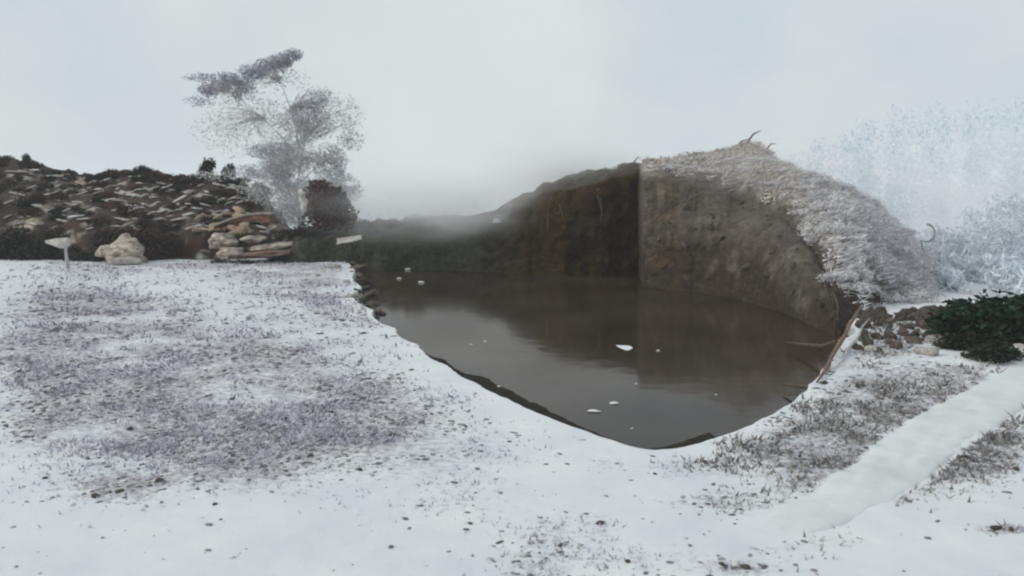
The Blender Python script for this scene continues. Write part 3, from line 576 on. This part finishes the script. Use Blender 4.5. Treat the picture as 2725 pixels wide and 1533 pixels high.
# frosted grass laid over the mound, stems pointing down to the right
n = 30000; uu_ = 644 + 307 * RNG.random(n) ** .8; tt_ = RNG.random(n) * 1.15
ci = np.searchsorted(us, uu_).clip(0, len(us) - 1); ri = (N1 - 1 + np.where(tt_ <= 1, tt_ * (N2 - 1), N2 - 1 + (tt_ - 1) * (N3 - 1))).astype(int)
ok = RNG.random(n) < np.clip((.5 * fbm(st(uu_ * .13, tt_ * 6), 3) + tt_ - np.interp(uu_, [644, 690, 800, 840], [.45, .25, .1, 0])) * 4, 0, 1); ci, ri, uu_ = ci[ok], ri[ok], uu_[ok]; n = len(ci)
b0 = np.stack([mxx[ri, ci], my[ri, ci], mz[ri, ci]], -1) + RNG.normal(size=(n, 3)) * .04; ln = .1 + .2 * RNG.random(n)
d = np.stack([.8 + .5 * RNG.normal(size=n), -.5 + .5 * RNG.normal(size=n), .25 + .5 * RNG.random(n)], -1); d /= np.linalg.norm(d, axis=1)[:, None]
sd_ = np.cross(d, RNG.normal(size=(n, 3))); sd_ /= np.linalg.norm(sd_, axis=1)[:, None]
V = np.stack([b0 - sd_ * .022, b0 + sd_ * .022, b0 + d * ln[:, None] + np.array([0, 0, -.03])], 1).reshape(-1, 3)
rr_ = np.clip((uu_ - 770) / 90, 0, 1)[:, None]; gcol = (np.array([[.56, .51, .47]]) * (1 - rr_) + np.array([[.74, .73, .76]]) * rr_) * (.55 + .75 * RNG.random((n, 1)))
tag(ob('frosted_grass', mesh('frosted_grass', V, np.arange(3 * n).reshape(-1, 3), M['gravel'], False, {'tint': np.repeat(gcol, 3, 0)})), 'pale frosted grass lying over the mound behind the pool', 'grass', kind='stuff')
# leaning dark twigs along the crest of the brown bank
for i, (u, v2, du, dv, th) in enumerate([(632,172,10,-5,.07),(728,158,22,-12,.07),(742,152,18,-13,.08),(762,150,14,-6,.06),(612,176,-14,2,.05),(690,166,-8,-6,.05)]):
    c = mound_pt(u, 1.0); ux, vy = float(PX(*c)[0]), float(PX(*c)[1]); a = atY(ux + du, vy + dv, c[1]); mid = ((c[0] + a[0]) / 2 + .05, c[1], (c[2] + a[2]) / 2 + .12)
    tag(ob('crest_twig', mesh('crest_twig', *tube(None, [(c[0], c[1], c[2] - .15), mid, a], [th * .6, th * .45, th * .15], None, 6, i), M['bark'], True)), 'dark bent twig poking up from the crest of the brown bank', 'twig', 'dark twigs along the brown bank crest')
# stones set in the brown face and roots hanging from its lip
def face_pt(u, t):
    c = int(np.argmin(abs(us - u))); r = int(t * (N1 - 1)); return float(mxx[r, c]), float(my[r, c]), float(mz[r, c])
em = [rock_mesh('embedded_stone', M['clod'], 500 + i, 2, (1.2, .8, .8), .5) for i in range(4)]
for i in range(32):
    u = R.uniform(652, 838) if i < 32 else R.uniform(525, 634); t = R.uniform(.42, .96); x, y, z = face_pt(u, t); s = R.uniform(.05, .15)
    side = 'rounded right face of the brown bank' if i < 32 else 'dark wall left of the sharp corner'
    where = ('high' if t > .75 else 'low') + ' in the ' + side
    tag(ob('embedded_stone', em[i % 4], None, (x, y + .02, z), (R.uniform(-1, 1), R.uniform(-1, 1), R.uniform(0, 6)), (s * 1.3, s, s)), 'small brown stone set ' + where, 'stone', 'stones set ' + where)
for i in range(17):
    u = R.uniform(652, 835) if i < 13 else R.uniform(520, 636); a = face_pt(u, .99); b_ = face_pt(u + R.uniform(-5, 9), R.uniform(.6, .85)); m_ = [(a[q] + b_[q]) / 2 for q in range(3)]
    lab = 'thin root hanging over the rounded face of the brown bank' if i < 13 else 'thin root hanging over the dark wall left of the corner'
    tag(ob('root', mesh('root', *tube(None, [(a[0], a[1] + .1, a[2] + .05), (m_[0] + R.uniform(-.1, .1), m_[1] - .12, m_[2] + .1), (b_[0], b_[1] - .06, b_[2])], [.028, .022, .008], None, 5, i), M['bark'], True)), lab, 'root', 'roots over the bank ' + ('face' if i < 13 else 'wall'))
# the curled twig high on the right of the mound
c = mound_pt(921, .9); a = atY(926, 233, c[1] - .3); pts = [(c[0], c[1] - .3, c[2] - .1)] + [tuple(atY(926 + 9 * math.cos(q), 233 - 9 * math.sin(q), c[1] - .3)) for q in np.linspace(-2.2, 1.5, 9)]
tag(ob('curled_twig', mesh('curled_twig', *tube(None, pts, [.012] + [.022] * 7 + [.04, .03], None, 6, 3), M['bark'], True)), 'dark curled twig standing out against the sky right of the mound', 'twig')

# ------------------------------------------------------------------ right end: dark green trees, brown rubble, branches
gf = [leaves('foliage', [(0,0,.7,.9,.7,.6,3),(.5,.1,.8,.6,.5,.45,1.5),(-.6,0,.55,.6,.5,.45,1.5),(.1,-.3,.45,.8,.5,.4,1.5)], 2600, .10, c, .4, 190 + i) for i, c in enumerate([(.012,.030,.014),(.016,.026,.012),(.022,.024,.012)])]
for i, (u, v, s, sz, k_, lab) in enumerate([(1016,350,1.25,.72,0,'large dark green bush at the right edge beyond the gravel'),(976,340,1.0,.66,1,'dark green bush between the grey mound and the right edge'),(1050,354,1.2,.72,0,'dark green bush cut by the right picture edge'),(968,350,.6,.55,2,'low brownish green bush in front of the dark green bushes'),(995,360,.7,.5,1,'low dark green bush at the gravel edge on the right'),(952,338,.5,.6,2,'small brownish green bush at the right foot of the grey mound')]):
    x, y, z = G(u, v); bush('evergreen_bush', gf[k_], BS[i % 2], (x, y + (.6 if i < 3 else 0), -.1), (s, s, s * sz), lab, 'bush', None, i)
rub = [rock_mesh('clod', M['clod'], 220 + i, 3, (1.2, .9, .8), .75) for i in range(6)]
R = random.Random(9)
for i in range(110):
    u = R.uniform(858, 956); v = (316 + R.random() * 5) if i < 30 else 318 + R.random() ** 1.4 * 34; x, y, z = G(u, v); s = R.uniform(.05, .14) * (1.7 if i < 30 else 1)  # the first row is dark clods added to imitate a shadow crevice
    tag(ob('clod', rub[i % 6], None, (x, y, s * .15), (R.uniform(-.4, .4), R.uniform(-.4, .4), R.uniform(0, 6)), (s * 1.4, s, s)), ('dark clod added as shadow line along the foot of the grey mound ' if i < 30 else 'dark brown clod in the rubble below the grey mound ') + band(u, [880, 910, 935], ['by the fallen branches', 'left of the middle', 'right of the middle', 'by the green bushes']), 'clod', ('dark clods added as shadow line along the mound foot ' if i < 30 else 'dark clods in the rubble ') + band(u, [880, 910, 935], ['by the branches', 'left of the middle', 'right of the middle', 'by the green bushes']))
for i, (u, v, s, lab) in enumerate([(872,351,.13,'round white stone right of the pool rim'),(936,344,.24,'pale yellowish stone before the dark green bushes'),(925,356,.2,'pale flat stone left of the low brownish green bush'),(1002,350,.2,'white stone in front of the large dark green bush')]):
    x, y, z = G(u, v); tag(ob('stone', rock_mesh('stone', M['rock'], 240 + i, 3, (1.3, .8, .6), .5), None, (x, y - (.5 if i == 3 else 0), s * .3), (0, 0, i), s), lab, 'stone')
def stick(name, P_, rads, m, lab, cat='branch', grp=None):
    tag(ob(name, mesh(name, *tube(None, P_, rads, None, 8, 2), m, True)), lab, cat, grp)
def gp(u, v, z): a = G(u, v, z); return (float(a[0]), float(a[1]), float(z))
stick('branch', [gp(861,306,.55), gp(857,314,.48), gp(849,325,.30), gp(846,334,.26), gp(838,346,.14), gp(831,358,.12), gp(828,366,.05), gp(817,382,.05)], [.015, .03, .045, .035, .05, .035, .04, .015], M['redbark'], 'long reddish brown branch lying down the right rim of the pool')
stick('branch', [gp(870,318,.3), gp(862,327,.22), gp(859,336,.2), gp(848,349,.1), gp(843,360,.12), gp(834,369,.06)], [.01, .024, .02, .028, .02, .01], M['palebark'], 'paler thin branch beside the reddish branch on the right rim')
stick('branch', [gp(836,342,.05), gp(822,346,-.05), gp(806,345,-.14), gp(786,342,-.22)], [.05, .045, .035, .015], M['bark'], 'dark stick reaching into the pool from the right rim, upper one', 'stick')
stick('branch', [gp(826,383,.02), gp(812,387,-.1), gp(796,386,-.18), gp(784,384,-.22)], [.045, .04, .03, .015], M['bark'], 'dark stick reaching into the pool from the right rim, lower one', 'stick')
# small pale things floating on the water
FL = [(471,345,.07,'pale ice chip left of a pair on the open pool'),(485,342,.08,'pale ice chip right of a pair on the open pool'),(499,387,.07,'pale ice chip close to the left front rim of the pool'),(594,412,.12,'long white ice sliver near the front of the pool, lower of two'),(614,404,.11,'long white ice sliver near the front of the pool, upper of two'),(658,351,.08,'bright ice chip alone in the middle of the pool'),(716,395,.05,'faint ice chip on the right half of the pool'),(632,429,.05,'faint ice chip by the front rim of the pool'),(636,384,.05,'tiny ice chip midway to the front rim'),(406,260,.26,'white ice fragment at the pool head, upper of three'),(408,270,.24,'white ice fragment at the pool head, middle of three'),(399,279,.2,'white ice fragment at the pool head, lowest of three'),(421,283,.2,'white ice fragment right of the pool head'),(374,262,.2,'white ice lump at the pool head beside the white board')]
for i, (u, v, s, lab) in enumerate(FL):
    x, y, z = G(u, v, ZW); tag(ob('ice_chip', rock_mesh('ice_chip', M['ice'], 260 + i, 2, (1.9 if 'sliver' in lab else 1.2, .8, .5), .35), None, (x, y, ZW + s * .12), (0, 0, .3 * (i % 3) - .2), s * .42), lab, 'ice chip', 'ice chips on the pool')
for i, (u, t, s, lab) in enumerate([(612, .98, .2, 'white stone on the crest of the dark bank near the corner'), (497, .05, .17, 'white stone low on the dark left bank')]):
    x, y, z = mound_pt(u, t); tag(ob('stone', rock_mesh('stone', M['ice'], 290 + i, 3, (1.2, .8, .7), .3), None, (x, y - .15, z + .08), (0, 0, i), s), lab, 'stone')

# dark clods where the snow breaks off at the head of the pool
for i, (u, v, s) in enumerate([(347,259,.2),(351,263,.16),(354,268,.2),(357,274,.13),(359,281,.17),(362,287,.11),(366,294,.15),(369,302,.1),(376,312,.12),(342,263,.12),(349,272,.1),(356,290,.09)]):
    x, y, z = G(u, v); where = 'upper' if v < 270 else 'middle' if v < 290 else 'lower'
    tag(ob('shore_clod', rub[i % 6], None, (x + .1, y, -.05), (0, .3, i * 1.7), (s * 1.6, s * 1.2, s * .9)), f'dark clod on the broken snow edge at the pool head, {where} group', 'clod', f'dark clods at the pool head, {where}')
# dark shrubs on the low bank between the domed bush and the pool head
for i in range(16):
    u = R.uniform(338, 440) if i > 3 else R.uniform(292, 345); x, y, z = mound_pt(u, R.uniform(.05, .9)); s = R.uniform(.45, .8)
    bush('bank_shrub', BF[i % 3], BS[i % 2], (x, y, z - .12), (s * 1.2, s, s * .8), f'dark {kinds[i % 3].split()[-1]} shrub on the low bank ' + ('around the domed bush' if i <= 3 else 'between the domed bush and the pool'), 'shrub', 'dark shrubs on the low bank', i)
# far frosted thicket that reads as one mass
lt = []
def thick(u0, u1, step, d0, tops, sh):
    for u in np.arange(u0, u1, step):
        d = d0 + .08 * d0 * math.sin(u * .37); tp = float(np.interp(u, *tops)) + 9 * math.sin(u * .61) + 6 * math.sin(u * .23); a = atY(u, tp, d); hh = max(.6, float(a[2]))
        for q in (.2, .5, .8): lt.append((float(a[0]), d + math.sin(u + q), hh * q, step * d / F * 1.1, 1.2, hh * .24, sh * (1.25 - q)))
thick(300, 700, 16, 72, ([300, 700], [190, 186]), .5)
thick(760, 1140, 18, 66, ([760, 840, 920, 1140], [182, 178, 170, 165]), .8)
thick(925, 1140, 12, 37, ([925, 960, 1000, 1140], [250, 215, 200, 195]), 1.0)
thick(950, 1140, 12, 28, ([950, 980, 1140], [285, 262, 255]), .7)
tall = lt; lt = []
thick(770, 1150, 15, 60, ([770, 830, 900, 1150], [172, 138, 108, 92]), 1.0); far_lobes = lt; lt = tall
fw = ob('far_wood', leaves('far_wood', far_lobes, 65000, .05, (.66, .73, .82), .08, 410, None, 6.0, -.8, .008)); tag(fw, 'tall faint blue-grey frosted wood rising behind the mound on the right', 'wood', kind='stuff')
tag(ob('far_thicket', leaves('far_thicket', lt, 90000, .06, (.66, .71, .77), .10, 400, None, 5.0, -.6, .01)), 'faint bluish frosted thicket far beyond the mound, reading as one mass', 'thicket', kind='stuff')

# ------------------------------------------------------------------ steam drifting off the pool over the low left bank
def steam(name, c, r, dens, seed, label):
    m = bpy.data.materials.new('steam'); m.use_nodes = True; n = m.node_tree; n.nodes.clear()
    o = n.nodes.new('ShaderNodeOutputMaterial'); p = n.nodes.new('ShaderNodeVolumePrincipled'); p.inputs['Color'].default_value = (1, 1, 1, 1); p.inputs['Anisotropy'].default_value = 0
    t = n.nodes.new('ShaderNodeTexCoord'); ln = n.nodes.new('ShaderNodeVectorMath'); ln.operation = 'LENGTH'; n.links.new(t.outputs['Object'], ln.inputs[0])
    mr = n.nodes.new('ShaderNodeMapRange'); mr.interpolation_type = 'SMOOTHSTEP'; mr.inputs['From Min'].default_value = .98; mr.inputs['From Max'].default_value = .15; mr.inputs['To Max'].default_value = 1
    n.links.new(ln.outputs['Value'], mr.inputs['Value'])
    no = n.nodes.new('ShaderNodeTexNoise'); no.inputs['Scale'].default_value = 2.2; no.inputs['Detail'].default_value = 3; no.noise_dimensions = '4D'; no.inputs['W'].default_value = seed
    n.links.new(t.outputs['Object'], no.inputs['Vector'])
    m2 = n.nodes.new('ShaderNodeMapRange'); m2.inputs['From Min'].default_value = .3; m2.inputs['From Max'].default_value = .65; n.links.new(no.outputs['Fac'], m2.inputs['Value'])
    mu_ = n.nodes.new('ShaderNodeMath'); mu_.operation = 'MULTIPLY'; n.links.new(mr.outputs[0], mu_.inputs[0]); n.links.new(m2.outputs[0], mu_.inputs[1])
    m3 = n.nodes.new('ShaderNodeMath'); m3.operation = 'MULTIPLY'; m3.inputs[1].default_value = dens; n.links.new(mu_.outputs[0], m3.inputs[0])
    n.links.new(m3.outputs[0], p.inputs['Density']); n.links.new(p.outputs[0], o.inputs['Volume'])
    v, f = ICO[3]; x = ob(name, mesh(name, v, f, m, True), None, c, (0, 0, 0), r); tag(x, label, 'steam', kind='stuff')
steam('steam', atY(430, 205, 36.5), (7.2, 2.8, 2.0), .8, 1.0, 'soft white steam drifting over the low dark bank')
steam('steam', atY(570, 172, 38.0), (5.0, 2.2, 1.7), 1.1, 4.0, 'soft steam along the top of the dark bank near the corner')
steam('steam', atY(985, 200, 46), (9, 3.5, 5.5), .32, 12.0, 'pale mist bank in front of the far frosted thicket on the right')
steam('steam', atY(925, 225, 27.5), (4.6, 2.4, 2.6), .16, 7.0, 'thin pale mist hanging over the right end of the grey mound')
steam('steam', atY(300, 170, 42.0), (3.2, 2.0, 4.0), .12, 9.0, 'thin pale mist in front of the tall frosted tree')

steam('steam', atY(480, 188, 52), (15, 5, 3.4), .26, 15.0, 'broad pale mist bank far behind the low dark bank')
steam('steam', atY(800, 170, 31.5), (5.5, 2.2, 1.5), .30, 18.0, 'thin mist along the frosted crest of the mound')

# pale wintry air round everything
hm = bpy.data.materials.new('haze'); hm.use_nodes = True; n = hm.node_tree; n.nodes.clear()
o = n.nodes.new('ShaderNodeOutputMaterial'); p = n.nodes.new('ShaderNodeVolumePrincipled'); p.inputs['Color'].default_value = (.96, .98, 1, 1); p.inputs['Density'].default_value = .0009
n.links.new(p.outputs[0], o.inputs['Volume'])
hb = [(a, b_, c) for c in (-3, 16) for a, b_ in ((-8000, -8000), (8000, -8000), (8000, 8000), (-8000, 8000))]
tag(ob('haze', mesh('haze', hb, [(3, 2, 1, 0), (4, 5, 6, 7), (0, 1, 5, 4), (1, 2, 6, 5), (2, 3, 7, 6), (3, 0, 4, 7)], hm)), 'pale wintry haze in the air', 'haze', kind='stuff')
